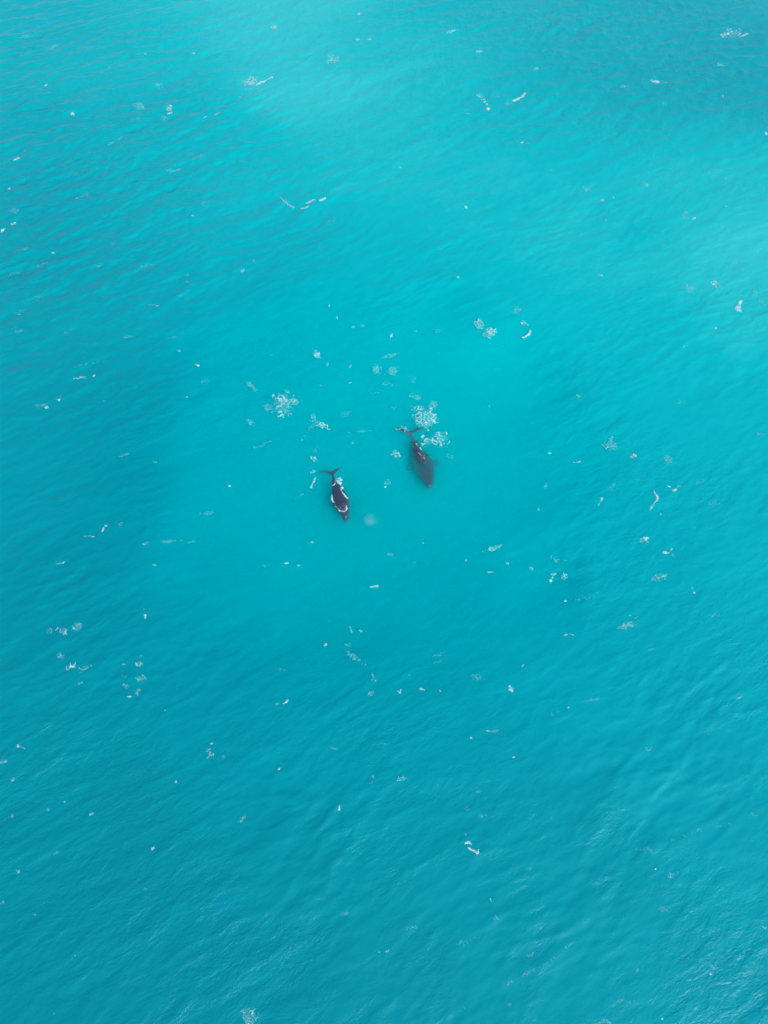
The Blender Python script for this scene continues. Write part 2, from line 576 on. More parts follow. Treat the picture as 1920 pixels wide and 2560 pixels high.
def lumps(root, org, pts):
    # rough pale skin on the head
    for px, py, z, r_ in pts:
        p = at(px, py, z) - org
        rr = np.random.RandomState(int(px * 10))
        rings = []
        for i in range(7):
            a = -math.pi / 2 + math.pi * i / 6
            rings.append([(p[0] + r_ * max(math.cos(a), .05) * math.cos(q) * rr.uniform(.7, 1.2), p[1] + 1.5 * r_ * max(math.cos(a), .05) * math.sin(q) * rr.uniform(.7, 1.2),
                           p[2] + .35 * r_ * math.sin(a)) for q in np.linspace(0, 2 * math.pi, 11)[:-1]])
        mesh_obj('callosity', *loft(rings), M_CALLUS, root)


M_CALLUS = whale_material('callosity', (0.16, 0.19, 0.22), (0.30, 0.33, 0.34))
lumps(lone, org1, [(*z1(738, 1232), 0.26, .13), (*z1(842, 1262), 0.16, .09), (*z1(880, 1470), -0.44, .16)])
blowholes(lone, org1, [z1(765, 1235), z1(815, 1240)], 0.34, 0.2, 0.6)


# ------------------------------------------------------------------ foam
def worley(x, y, seed):
    xi, yi = np.floor(x), np.floor(y)
    d1 = np.full(x.shape, 9.0); d2 = np.full(x.shape, 9.0)
    for a in (-1, 0, 1):
        for b in (-1, 0, 1):
            cx, cy = xi + a, yi + b

            def h(s):
                n = (cx.astype(np.int64) * 73856093 + cy.astype(np.int64) * 19349663 + s * 83492791) & 0x7fffffff
                n = ((n ^ (n >> 15)) * 2246822519) & 0x7fffffff
                return ((n >> 7) & 0xffff) / 65535.0
            d = np.hypot(cx + h(seed) - x, cy + h(seed + 1) - y)
            d2 = np.where(d < d1, d1, np.minimum(d2, d)); d1 = np.minimum(d1, d)
    return d2 - d1


def foam_from_mask(name, X_, Y_, M_, mat, cell, base_z=None, thick=0.07):
    """every grid cell where the mask holds, raised a little off the water in the middle of a strand and meeting it at the rim"""
    B_ = (M_ > 0).astype(int)
    keep = (B_[:-1, :-1] + B_[1:, :-1] + B_[:-1, 1:] + B_[1:, 1:]) >= 3
    if keep.sum() < 2:
        return None
    n_, m_ = M_.shape
    id_ = np.arange(n_ * m_).reshape(n_, m_)
    f = np.stack([id_[:-1, :-1][keep], id_[:-1, 1:][keep], id_[1:, 1:][keep], id_[1:, :-1][keep]], 1)
    used, inv = np.unique(f, return_inverse=True)
    f = inv.reshape(f.shape)
    x, y, mm = X_.ravel()[used], Y_.ravel()[used], M_.ravel()[used]
    h = height(x, y)
    if base_z is not None:
        h = np.maximum(h, base_z(x, y))
    jit = np.random.RandomState(len(used)).uniform(-.25, .25, (2, len(used))) * cell
    z = h + 0.035 + thick * np.clip(mm * 1.2, 0, 1)
    v = np.stack([x + jit[0], y + jit[1], z], 1)
    org = np.array([v[:, 0].mean(), v[:, 1].mean(), v[:, 2].min()])
    o = mesh_obj(name, v - org, f, mat)
    o.location = org
    return o


def foam(name, cx, cy, rx, ry, ang, kind, br, seed, pts=None, dens=1.0, base_z=None, torn=0):
    s = mpp(cx, cy)
    cell = (0.052 if kind == 'L' else 0.055) * max(1, s / .1)
    c = at(cx, cy)
    if pts is None:
        a = R(ang)
        e1 = at(cx + rx * math.cos(a), cy - rx * math.sin(a)) - c
        e2 = at(cx - ry * math.sin(a), cy - ry * math.cos(a)) - c
        ex, ey = math.hypot(e1[0], e2[0]) * 1.25, math.hypot(e1[1], e2[1]) * 1.25
    else:
        wp = np.array([at(p[0], p[1])[:2] for p in pts])
        wr = np.array([p[2] * mpp(p[0], p[1]) for p in pts])
        c = np.array([wp[:, 0].mean(), wp[:, 1].mean(), 0])
        ex = np.abs(wp[:, 0] - c[0]).max() + wr.max() * 1.6; ey = np.abs(wp[:, 1] - c[1]).max() + wr.max() * 1.6
    X_, Y_ = np.meshgrid(np.arange(c[0] - ex, c[0] + ex, cell), np.arange(c[1] - ey, c[1] + ey, cell))
    if X_.shape[0] < 3 or X_.shape[1] < 3:
        return None
    if pts is None:
        Mx = np.linalg.inv(np.array([[e1[0], e2[0]], [e1[1], e2[1]]]))
        dx, dy = X_ - c[0], Y_ - c[1]
        u, v = Mx[0, 0] * dx + Mx[0, 1] * dy, Mx[1, 0] * dx + Mx[1, 1] * dy
        d = np.hypot(u, v)
    else:
        d = np.full(X_.shape, 9.0)
        for i in range(len(wp) - 1):
            p, q = wp[i], wp[i + 1]
            L2 = ((q - p) ** 2).sum()
            t_ = np.clip(((X_ - p[0]) * (q[0] - p[0]) + (Y_ - p[1]) * (q[1] - p[1])) / L2, 0, 1)
            dd = np.hypot(X_ - p[0] - t_ * (q[0] - p[0]), Y_ - p[1] - t_ * (q[1] - p[1])) / (wr[i] + t_ * (wr[i + 1] - wr[i]))
            d = np.minimum(d, dd)
    nz = fbm(X_ / 1.1, Y_ / 1.1, seed, 4) - .5
    nf = fbm(X_ / .30, Y_ / .30, seed + 40, 3) - .5
    env = 1.12 - d + 1.2 * nz
    if kind == 'L':
        wx, wy = X_ + 1.2 * (fbm(X_ / 1.1, Y_ / 1.1, seed + 9, 3) - .5), Y_ + 1.2 * (fbm(X_ / 1.1, Y_ / 1.1, seed + 19, 3) - .5)
        sc = (0.80 if rx > 12 else 0.56) * max(1, s / .1)
        w1 = worley(wx / sc, wy / sc * .85, seed + 3)
        w2 = worley(wx / (sc * .5) + 5, wy / (sc * .5), seed + 8)
        wid = (0.115 + 0.10 * np.clip(env, 0, 1) + 0.14 * np.clip(nz, 0, .4)) * dens * (0.85 if br == 'm' else 1.0)
        env = env + .7 * nz
        M_ = np.where(env > 0.05, np.maximum(wid - w1, (wid - 0.16) * (nz > .08) - w2), -1)
        M_ = M_ - np.where(fbm(X_ / 1.3, Y_ / 1.3, seed + 77, 3) < .42, .10, 0)
        M_ = M_ * 3
    elif kind == 'S':
        M_ = env - .30 + 1.2 * nf
    elif kind == 'D':
        M_ = 1 - d + 1.0 * nz + 1.3 * nf - 0.08
    else:
        M_ = .92 - d + .9 * nz + 1.5 * nf
    if torn:
        M_ = M_ + torn * (fbm(X_ / .55, Y_ / .55, seed + 5, 3) - .50) * 3.2
    o = foam_from_mask(name, X_, Y_, M_, M_FOAM[br], cell, base_z, 0.015 if kind == 'L' or br == 'f' else 0.05)
    return o


# survey of the foam, and of pale sky reflections drawn as foam: x, y, rx, ry, tilt, kind (L lace, C solid cap, S broken streak), brightness[, label]
FOAM_AND_SKY_SHEEN = [
    (364, 135, 4, 3, 10, 'C', 'm'), (484, 134, 5, 3, 10, 'S', 'm'), (115, 213, 6, 3, 25, 'C', 'b'), (182, 286, 5, 3.5, 0, 'C', 'b'),
    (571, 31, 26, 7, 5, 'L', 'f'), (395, 214, 13, 8, 0, 'L', 'f'), (349, 267, 20, 10, 0, 'L', 'm'), (424, 276, 9, 8, 20, 'L', 'b'), (409, 295, 9, 6, 10, 'L', 'm'),
    (347, 302, 20, 6, 0, 'L', 'f'), (629, 206, 22, 17, 15, 'L', 'b', 'foamy head of the breaking wave at upper left, dense and lacy'),
    (600, 243, 5, 2.5, 20, 'C', 'm'), (544, 284, 9, 3.5, 25, 'C', 'm'), (513, 293, 8, 3, 35, 'C', 'm'), (44, 398, 11, 4, 22, 'C', 'b'), (52, 385, 20, 6, 35, 'L', 'f'), (23, 471, 6, 4, 20, 'C', 'b'),
    (39, 527, 14, 8, 15, 'L', 'm'), (33, 559, 10, 5, 25, 'C', 'b'), (6, 575, 9, 4, 20, 'C', 'b'), (191, 495, 5, 3, 10, 'C', 'm'), (212, 485, 20, 5, 30, 'S', 'f'), (511, 508, 6, 12, -20, 'L', 'f'),
    (482, 540, 5, 2.5, 5, 'C', 'm'), (282, 610, 8, 4, 0, 'S', 'f'), (131, 631, 4, 3, 0, 'S', 'm'), (60, 625, 16, 4, 10, 'S', 'f'),
    (897, 35, 6, 3.5, 10, 'C', 'b'), (684, 67, 10, 6, -25, 'L', 'b'), (686, 69, 6, 4, 0, 'C', 'b'), (895, 99, 9, 3.5, -5, 'C', 'b'), (925, 98, 5, 5, 0, 'L', 'b'), (833, 150, 18, 12, 10, 'L', 'b'),
    (1130, 79, 20, 4, 22, 'S', 'm'), (999, 51, 8, 2.5, 0, 'S', 'f'), (1103, 56, 20, 7, 5, 'L', 'f'), (1199, 130, 11, 4, 10, 'S', 'm'), (1219, 272, 7, 5, -10, 'C', 'b'),
    (1170, 285, 5, 3, 0, 'C', 'm'), (1162, 277, 10, 5, 0, 'L', 'f'), (1269, 258, 10, 7, 10, 'L', 'm'), (1240, 238, 12, 6, 0, 'L', 'f'), (1165, 518, 5, 5, 30, 'C', 'b'), (1057, 542, 8, 5, 30, 'L', 'f'),
    (1076, 571, 9, 5, -40, 'L', 'f'), (1103, 617, 8, 10, 0, 'L', 'f'), (852, 467, 14, 5, 10, 'L', 'f'), (1001, 418, 5, 2.5, 0, 'S', 'm'), (881, 220, 5, 4, 0, 'S', 'f'), (1025, 160, 5, 4, 40, 'S', 'f'), (825, 555, 14, 8, 15, 'L', 'f'),
    (1828, 82, 26, 13, -5, 'L', 'b', 'bright lacy foam patch on the darker water at the top right'), (1862, 87, 12, 3.5, 25, 'S', 'b'), (1590, 114, 14, 9, -30, 'L', 'f'), (1640, 204, 17, 5, -15, 'C', 'b'),
    (1662, 207, 8, 2.5, 0, 'C', 'm'), (1561, 215, 9, 4.5, 0, 'L', 'b'), (1339, 172, 8, 3, 20, 'S', 'm'), (1801, 164, 11, 3.5, -10, 'S', 'm'), (1807, 240, 3.5, 3, 0, 'C', 'm'), (1780, 261, 7, 3, -10, 'S', 'f'), (1698, 178, 8, 4, 0, 'L', 'f'), (1662, 258, 9, 5, -20, 'L', 'f'),
    (1338, 27, 6, 5, 0, 'L', 'f'), (1754, 60, 5, 5, 0, 'L', 'f'), (1915, 336, 4, 6, 30, 'C', 'b'), (1305, 356, 4.5, 4, 20, 'C', 'b'), (1317, 358, 9, 5, 0, 'L', 'm'), (1378, 425, 4, 3, 0, 'C', 'm'), (1436, 408, 6, 5, 0, 'L', 'f'), (1469, 473, 11, 6, 0, 'L', 'm'),
    (1504, 501, 7, 4, 0, 'S', 'm'), (1533, 494, 6, 3, 0, 'C', 'm'), (1612, 460, 9, 6, -30, 'L', 'm'), (1785, 430, 12, 7, 0, 'L', 'f'), (1815, 450, 7, 7, 20, 'L', 'f'),
    (1714, 536, 9, 9, 0, 'L', 'm'), (1735, 546, 6, 3.5, 25, 'C', 'b'), (1815, 516, 3.5, 2.5, 0, 'C', 'm'), (1515, 551, 4, 2.5, 0, 'C', 'm'), (1655, 612, 9, 3, 0, 'S', 'f'),
    (606, 677, 8, 5, 30, 'C', 'm'), (636, 655, 5, 6, 0, 'L', 'm'), (469, 688, 4, 5, 0, 'L', 'm'), (470, 710, 10, 7, -30, 'L', 'f'), (393, 765, 6, 3, 10, 'C', 'm'), (380, 762, 16, 3, 5, 'S', 'f'), (460, 737, 22, 4, 5, 'L', 'f'), (47, 785, 6, 2.5, 5, 'C', 'm'),
    (50, 778, 16, 4, 10, 'L', 'f'), (235, 941, 5, 3.5, 35, 'C', 'b'), (205, 944, 26, 4, 5, 'S', 'm'), (147, 1001, 4.5, 6, -40, 'C', 'b'), (117, 1018, 6, 4.5, 15, 'C', 'b'), (150, 990, 12, 6, 35, 'L', 'f'), (105, 1012, 22, 4, 10, 'S', 'f'),
    (447, 877, 6, 3, 0, 'S', 'm'), (495, 914, 9, 2.5, -10, 'C', 'b'), (467, 991, 3.5, 2.5, 20, 'C', 'm'), (260, 1003, 5, 3, 0, 'S', 'f'), (629, 966, 24, 7, -40, 'L', 'm'), (627, 1056, 11, 5, -35, 'L', 'm'), (573, 1215, 6, 2.8, 0, 'C', 'b'),
    (386, 1155, 8, 4, 5, 'S', 'f'), (45, 825, 14, 10, 0, 'L', 'f'), (320, 842, 16, 3, 5, 'S', 'f'), (435, 843, 12, 3, 5, 'S', 'f'), (512, 955, 9, 7, 0, 'L', 'f'), (310, 1138, 12, 3, 15, 'S', 'f'),
    (1146, 694, 3.5, 5, 0, 'C', 'b'), (978, 840, 4, 7, -35, 'C', 'b'), (906, 814, 6, 4, 0, 'L', 'm'), (883, 818, 5, 2, 0, 'S', 'm'), (794, 886, 10, 8, -20, 'L', 'b'),
    (679, 884, 8, 5, 0, 'L', 'm'), (941, 925, 10, 18, 20, 'L', 'm'), (983, 925, 20, 12, 10, 'L', 'm'), (976, 889, 26, 5, 15, 'L', 'm'), (967, 960, 14, 6, -15, 'L', 'f'), (1033, 950, 6, 9, 20, 'L', 'f'),
    (823, 763, 2.5, 6, -10, 'S', 'm'), (843, 795, 2, 5, 10, 'S', 'm'), (819, 910, 2.5, 7, -25, 'S', 'm'), (876, 957, 6, 2.5, 25, 'C', 'm'), (875, 916, 4, 4, 0, 'S', 'm'), (801, 964, 3, 3, 0, 'S', 'm'),
    (1040, 829, 4, 5, 0, 'L', 'f'), (1092, 828, 9, 7, 0, 'L', 'f'),
    (708, 1012, 30, 28, 20, 'L', 'b', 'large round lacy foam patch left of the whales, above the lone one'), (669, 1018, 13, 9, -25, 'L', 'm'), (719, 980, 6, 5, 0, 'L', 'm'), (736, 1004, 12, 11, 0, 'L', 'b'),
    (783, 1041, 11, 9, -50, 'L', 'm'), (803, 1063, 22, 7, -22, 'L', 'b', 'slanting bright foam streak between the round patch and the lone whale'), (778, 1068, 10, 8, 45, 'L', 'f'),
    (866, 1033, 11, 7, 20, 'L', 'f'), (761, 1089, 9, 6, 10, 'L', 'f'), (755, 1101, 4, 2, 30, 'C', 'm'), (787, 1147, 9, 6, -20, 'L', 'b'), (785, 1128, 8, 12, 30, 'L', 'f'), (783, 1180, 9, 3.5, 20, 'S', 'm'),
    (756, 1236, 22, 4, 32, 'L', 'f'), (1041, 994, 17, 9, -20, 'L', 'm'), (985, 1020, 6, 7, 0, 'L', 'f'), (882, 1108, 3, 3, 0, 'S', 'm'), (1275, 1210, 0, 0, 0, 'S', 'f'),
    (1066, 1043, 34, 26, -10, 'L', 'b', 'large lacy foam patch just beyond the submerged whale tail flukes'), (1082, 1011, 11, 7, 20, 'L', 'm'), (1065, 1063, 14, 12, 0, 'L', 'b'),
    (1102, 1097, 21, 18, -10, 'L', 'b', 'round lobe of lacy foam to the right of the calf tail'), (1070, 1103, 17, 11, 30, 'L', 'b', 'inner lobe of lacy foam touching the calf tail'), (1056, 1092, 6, 6, 0, 'C', 'b'),
    (1013, 1073, 12, 6, -15, 'L', 'm'), (989, 1135, 11, 8, -10, 'L', 'b', 'small round lacy foam patch left of the calf'), (1001, 1143, 7, 8, 0, 'L', 'f'), (1130, 1145, 12, 8, -35, 'L', 'f'),
    (1223, 1016, 8, 5, 0, 'L', 'm'), (970, 1204, 8, 5, 35, 'L', 'm'), (963, 1217, 4, 3, 20, 'C', 'b'), (663, 1109, 32, 5, 15, 'L', 'f'), (640, 1118, 18, 3, 10, 'S', 'f'), (937, 985, 9, 8, 0, 'L', 'f'), (900, 1079, 30, 2.5, 5, 'S', 'f'),
    (1199, 813, 17, 13, -30, 'L', 'b', 'left lobe of the bright foam pair at upper right of centre'), (1222, 833, 20, 13, 20, 'L', 'b', 'right lobe of the bright foam pair at upper right of centre'),
    (1722, 719, 17, 12, -10, 'L', 'm'), (1789, 711, 13, 6, -35, 'L', 'b'), (1888, 731, 9, 8, -20, 'L', 'm'), (1905, 752, 16, 12, -30, 'L', 'f'), (1835, 656, 8, 4, 0, 'L', 'm'), (1855, 673, 8, 4, -10, 'L', 'm'), (1575, 655, 0, 0, 0, 'S', 'f'),
    (1790, 820, 4, 3.5, 0, 'C', 'b'), (1716, 866, 8, 5, 0, 'L', 'm'), (1500, 688, 6, 3, 0, 'S', 'm'), (1293, 777, 11, 10, 0, 'L', 'm'), (1311, 808, 9, 5, -20, 'L', 'b'), (1854, 745, 5, 6, 10, 'L', 'm'),
    (1446, 991, 14, 4, -30, 'L', 'm'), (1527, 1112, 24, 15, -15, 'L', 'm'), (1528, 1095, 8, 6, 30, 'L', 'm'), (1583, 1141, 11, 7, -20, 'L', 'b'), (1673, 1149, 12, 12, -40, 'L', 'm'), (1517, 1150, 5, 7, 0, 'L', 'm'), (1375, 1132, 6, 3, 0, 'S', 'm'),
    (1446, 1155, 9, 2.5, 15, 'S', 'm'), (1436, 1156, 3, 2, 0, 'C', 'b'), (1687, 1225, 7, 4.5, 25, 'C', 'b'), (1671, 1216, 6, 3, -30, 'S', 'b'), (1697, 1216, 5, 3, 0, 'S', 'm'),
    (1504, 1247, 5, 5, 20, 'C', 'b'), (1498, 1260, 2.5, 8, -20, 'S', 'm'), (1785, 1259, 13, 6, 5, 'L', 'm'), (1755, 1205, 14, 6, 10, 'L', 'f'), (1347, 1273, 4, 4, 20, 'C', 'm'), (1367, 1215, 12, 6, 10, 'L', 'f'), (1525, 1218, 14, 6, 25, 'L', 'f'), (1590, 1202, 12, 3.5, 10, 'L', 'f'),
    (1902, 1085, 14, 4, 0, 'L', 'f'), (1700, 1005, 14, 7, 0, 'L', 'f'),
    (264, 1315, 4.5, 3, 0, 'C', 'b'), (257, 1327, 3, 8, -25, 'S', 'b'), (233, 1342, 8, 2.5, 5, 'S', 'b'), (222, 1340, 16, 3, 5, 'S', 'f'), (300, 1310, 7, 5, 0, 'S', 'f'), (363, 1359, 9, 5, 5, 'L', 'b'), (453, 1351, 4, 2.5, 30, 'C', 'm'), (420, 1354, 22, 4, 5, 'S', 'f'), (480, 1354, 16, 3, 10, 'S', 'f'), (148, 1409, 14, 4, 10, 'L', 'm'), (386, 1413, 7, 3.5, -10, 'S', 'm'),
    (363, 1541, 3.5, 7, 5, 'C', 'b', 'small upright oval whitecap alone on the dark water at left'), (360, 1524, 2, 2, 0, 'C', 'm'), (157, 1578, 18, 13, -15, 'L', 'b', 'open net of white foam threads at the far left of the middle'), (192, 1569, 15, 10, 20, 'L', 'm'), (123, 1577, 9, 8, 30, 'L', 'm'),
    (153, 1640, 15, 8, -30, 'L', 'm'), (178, 1666, 14, 7, 20, 'L', 'b'), (213, 1671, 22, 7, 25, 'L', 'm'), (203, 1706, 7, 5, 0, 'L', 'm'), (348, 1662, 11, 8, 15, 'L', 'b'), (310, 1661, 4, 2, 0, 'S', 'm'),
    (350, 1697, 13, 10, -20, 'L', 'm'), (318, 1717, 12, 8, 0, 'L', 'm'), (343, 1730, 9, 9, 20, 'L', 'm'), (324, 1742, 7, 3, 0, 'C', 'b'), (413, 1776, 4, 2.5, 20, 'C', 'm'), (47, 1866, 14, 4, -15, 'L', 'b'), (310, 1690, 8, 3, -20, 'L', 'f'), (350, 1641, 8, 4, 0, 'L', 'f'),
    (529, 1858, 8, 3.5, 0, 'L', 'b'), (520, 1874, 9, 4, 0, 'L', 'b'), (525, 1887, 9, 8, -10, 'L', 'b'), (555, 1893, 14, 5, 25, 'L', 'f'), (8, 1905, 10, 3.5, 20, 'S', 'm'), (518, 1283, 18, 5, 5, 'L', 'm'), (495, 1230, 0, 0, 0, 'S', 'f'),
    (718, 1408, 8, 3, 10, 'C', 'b'), (745, 1414, 10, 3, 0, 'S', 'm'), (781, 1354, 7, 5, 20, 'L', 'm'), (665, 1416, 9, 4, 10, 'L', 'f'), (935, 1466, 14, 3, 8, 'S', 'b'), (1057, 1358, 5, 2.5, 0, 'C', 'b'), (1232, 1371, 32, 6, 18, 'L', 'm'), (976, 1386, 9, 4, 0, 'S', 'f'), (1036, 1405, 7, 2.5, 0, 'S', 'f'),
    (1165, 1401, 4, 3, 30, 'S', 'm'), (1269, 1409, 4, 2.5, 0, 'C', 'b'), (1225, 1430, 10, 2.5, 0, 'S', 'm'), (814, 1612, 4, 5, -20, 'C', 'b'), (885, 1642, 32, 8, -35, 'L', 'm', 'long slanting net of fine foam threads below centre'), (870, 1612, 10, 7, 0, 'L', 'f'), (877, 1573, 2.5, 12, 25, 'S', 'm'), (902, 1577, 6, 3, -30, 'S', 'm'),
    (933, 1693, 7, 10, 10, 'L', 'm'), (927, 1734, 16, 7, 40, 'L', 'm'), (1053, 1722, 12, 3.5, -25, 'C', 'b'), (1099, 1727, 5, 6, 0, 'L', 'b'), (1022, 1688, 4, 2.5, 30, 'C', 'm'), (710, 1675, 10, 4, 0, 'L', 'f'),
    (692, 1760, 6, 3, 10, 'S', 'm'), (1178, 1846, 4, 5, 30, 'C', 'b'), (1221, 1828, 6, 3, 0, 'C', 'b'), (1240, 1827, 16, 3, 5, 'S', 'f'), (702, 1915, 6, 8, -30, 'L', 'm'), (840, 1873, 10, 3, -10, 'S', 'f'), (828, 1870, 3, 2, 0, 'C', 'm'), (958, 1860, 8, 3, 0, 'S', 'f'), (1195, 1695, 18, 10, -20, 'L', 'f'), (1090, 1655, 22, 7, 10, 'L', 'f'), (1100, 1635, 18, 4, 20, 'L', 'f'),
    (1608, 1350, 13, 7, 10, 'L', 'b'), (1664, 1382, 11, 5, 0, 'C', 'b'), (1678, 1375, 7, 4, 30, 'C', 'b'), (1690, 1388, 20, 5, 0, 'L', 'f'), (1389, 1400, 12, 7, -40, 'L', 'm'), (1411, 1441, 9, 9, 20, 'L', 'b'), (1384, 1436, 8, 5, 0, 'L', 'b'), (1377, 1452, 5, 5, 30, 'C', 'b'), (1381, 1445, 2.5, 6, -20, 'S', 'b'), (1413, 1402, 9, 6, -30, 'L', 'f'),
    (1327, 1421, 8, 4, -30, 'S', 'm'), (1413, 1503, 4.5, 3.5, 30, 'C', 'b'), (1413, 1587, 8, 3.5, 10, 'C', 'b'), (1428, 1586, 8, 2.5, -10, 'S', 'm'), (1570, 1563, 26, 10, 10, 'L', 'm'), (1575, 1541, 4, 11, 10, 'L', 'm'), (1590, 1545, 14, 5, 0, 'L', 'f'), (1648, 1442, 22, 9, 10, 'L', 'm'), (1735, 1482, 5, 4, 0, 'C', 'b'), (1731, 1471, 3, 3, 0, 'S', 'm'), (1700, 1483, 20, 4, 8, 'L', 'f'), (1460, 1495, 36, 7, 15, 'L', 'f'),
    (1306, 1665, 4.5, 6, 0, 'C', 'm'), (1421, 1769, 4, 2.5, 30, 'C', 'b'), (1385, 1784, 18, 5, 15, 'L', 'f'), (1652, 1285, 5, 3.5, 30, 'C', 'm'), (1621, 1876, 18, 7, -10, 'L', 'f'), (1283, 1893, 5, 3, 30, 'C', 'b'), (1630, 1623, 12, 3, 20, 'S', 'f'), (1850, 1743, 12, 3, 28, 'S', 'm'), (1790, 1540, 16, 6, 10, 'L', 'f'), (1735, 1320, 16, 4, 0, 'L', 'f'), (1480, 1750, 24, 4, 8, 'S', 'f'), (1770, 1832, 16, 6, 40, 'L', 'f'),
    (121, 2025, 4, 5, -30, 'C', 'm'), (30, 2040, 4, 6, 20, 'C', 'm'), (32, 1949, 4, 5, -20, 'S', 'm'), (162, 2004, 4, 3, 30, 'C', 'm'), (229, 2035, 6, 3, 20, 'S', 'm'), (440, 1955, 3, 4, 0, 'C', 'b'), (382, 2121, 8, 4.5, 30, 'C', 'b', 'small solid leaf shaped whitecap at lower left'),
    (848, 2021, 3.5, 10, -10, 'C', 'b', 'thin upright crescent of white foam below centre left'), (697, 1923, 5, 4, 20, 'C', 'b'), (926, 1946, 8, 15, 5, 'L', 'm'), (605, 2048, 10, 6, 30, 'L', 'm'), (612, 2038, 4, 3, 0, 'S', 'm'), (365, 2221, 8, 5, 0, 'L', 'm'), (188, 2388, 3, 3, 0, 'C', 'm'), (88, 2287, 4, 2, -30, 'S', 'm'),
    (625, 2538, 26, 22, 0, 'L', 'm', 'open net of foam threads at the bottom edge, left of centre'), (41, 2181, 7, 5, 20, 'L', 'm'), (947, 2380, 5, 3, 0, 'C', 'm'), (8, 2256, 7, 4, 20, 'L', 'm'), (140, 2132, 16, 5, 30, 'L', 'f'), (135, 2534, 4, 4, 0, 'S', 'f'), (860, 2285, 14, 4, 15, 'S', 'f'),
    (1165, 2024, 7, 8, -20, 'L', 'm'), (1205, 2040, 20, 5, 25, 'S', 'f'), (1776, 2435, 4.5, 5, 0, 'C', 'b'), (1909, 2318, 9, 7, 0, 'L', 'b'), (1327, 2386, 10, 8, 0, 'L', 'm'), (1638, 2173, 2.5, 4, 0, 'C', 'b'), (1680, 2186, 10, 5, 20, 'L', 'm'), (1226, 2251, 2.5, 6, 15, 'S', 'm'),
    (1654, 2548, 5, 4, 30, 'C', 'b'), (1515, 2554, 14, 6, -20, 'L', 'm'), (969, 2377, 6, 3, 25, 'C', 'm'), (1781, 2416, 8, 7, 20, 'L', 'm'), (1004, 1946, 14, 5, 5, 'L', 'm'), (1195, 1980, 8, 4, 20, 'S', 'f'), (1330, 2042, 10, 5, 20, 'L', 'f'), (1380, 2042, 6, 4, 30, 'L', 'f'), (1325, 2172, 8, 4, 35, 'S', 'f'),
    (1375, 2405, 20, 6, 40, 'L', 'f'), (1430, 2360, 40, 7, 28, 'L', 'f'), (1320, 2430, 26, 6, 18, 'L', 'f'), (1275, 2455, 20, 6, 40, 'L', 'f'), (1240, 2300, 24, 12, 15, 'L', 'f'), (1165, 2355, 36, 9, 25, 'L', 'f'), (1855, 2385, 26, 5, 35, 'L', 'f'), (1550, 2500, 28, 6, 45, 'L', 'f'), (1575, 2505, 26, 6, 10, 'L', 'f'),  # streaks from here on: sky reflections off lower waves, painted as thin foam
    (1720, 2085, 50, 5, 20, 'L', 'f'), (1820, 2062, 36, 5, 8, 'L', 'f'), (1030, 2322, 22, 7, 15, 'L', 'f'), (1690, 1945, 22, 4, 0, 'L', 'f'), (1885, 2037, 18, 5, 0, 'L', 'f'), (1660, 2272, 16, 7, 20, 'L', 'f'), (1610, 2125, 26, 7, -10, 'L', 'f'), (1780, 2365, 10, 5, 10, 'L', 'f'), (1490, 2180, 0, 0, 0, 'S', 'f'),
    (870, 2290, 0, 0, 0, 'S', 'f'), (735, 2365, 22, 4, 30, 'L', 'f'), (780, 2350, 16, 3, 25, 'L', 'f'), (1330, 2556, 14, 4, 30, 'L', 'f'), (1160, 2520, 22, 6, 20, 'L', 'f'), (1275, 2510, 8, 4, 20, 'L', 'f'), (1725, 2410, 26, 5, 10, 'L', 'f'), (1600, 2420, 18, 4, 45, 'L', 'f'),
    # pale sky reflections on upper left wavelets, painted as torn foam streaks
    (240, 665, 20, 6, 15, 'L', 'f'), (365, 668, 24, 7, 25, 'L', 'f'), (180, 822, 26, 5, 25, 'L', 'f'), (250, 905, 36, 5, 12, 'L', 'f'), (200, 915, 20, 4, 20, 'L', 'f'), (100, 745, 18, 9, 5, 'L', 'f'), (40, 678, 24, 5, 12, 'L', 'f'), (110, 660, 20, 6, 8, 'L', 'f'), (450, 740, 0, 0, 0, 'S', 'f'),
    (495, 395, 30, 4, 22, 'S', 'f'), (70, 90, 20, 4, 10, 'S', 'f'), (130, 120, 24, 4, 30, 'S', 'f'), (440, 425, 20, 4, 10, 'S', 'f'), (270, 170, 22, 3, 35, 'S', 'f'), (290, 350, 20, 3, 30, 'S', 'f'),
]
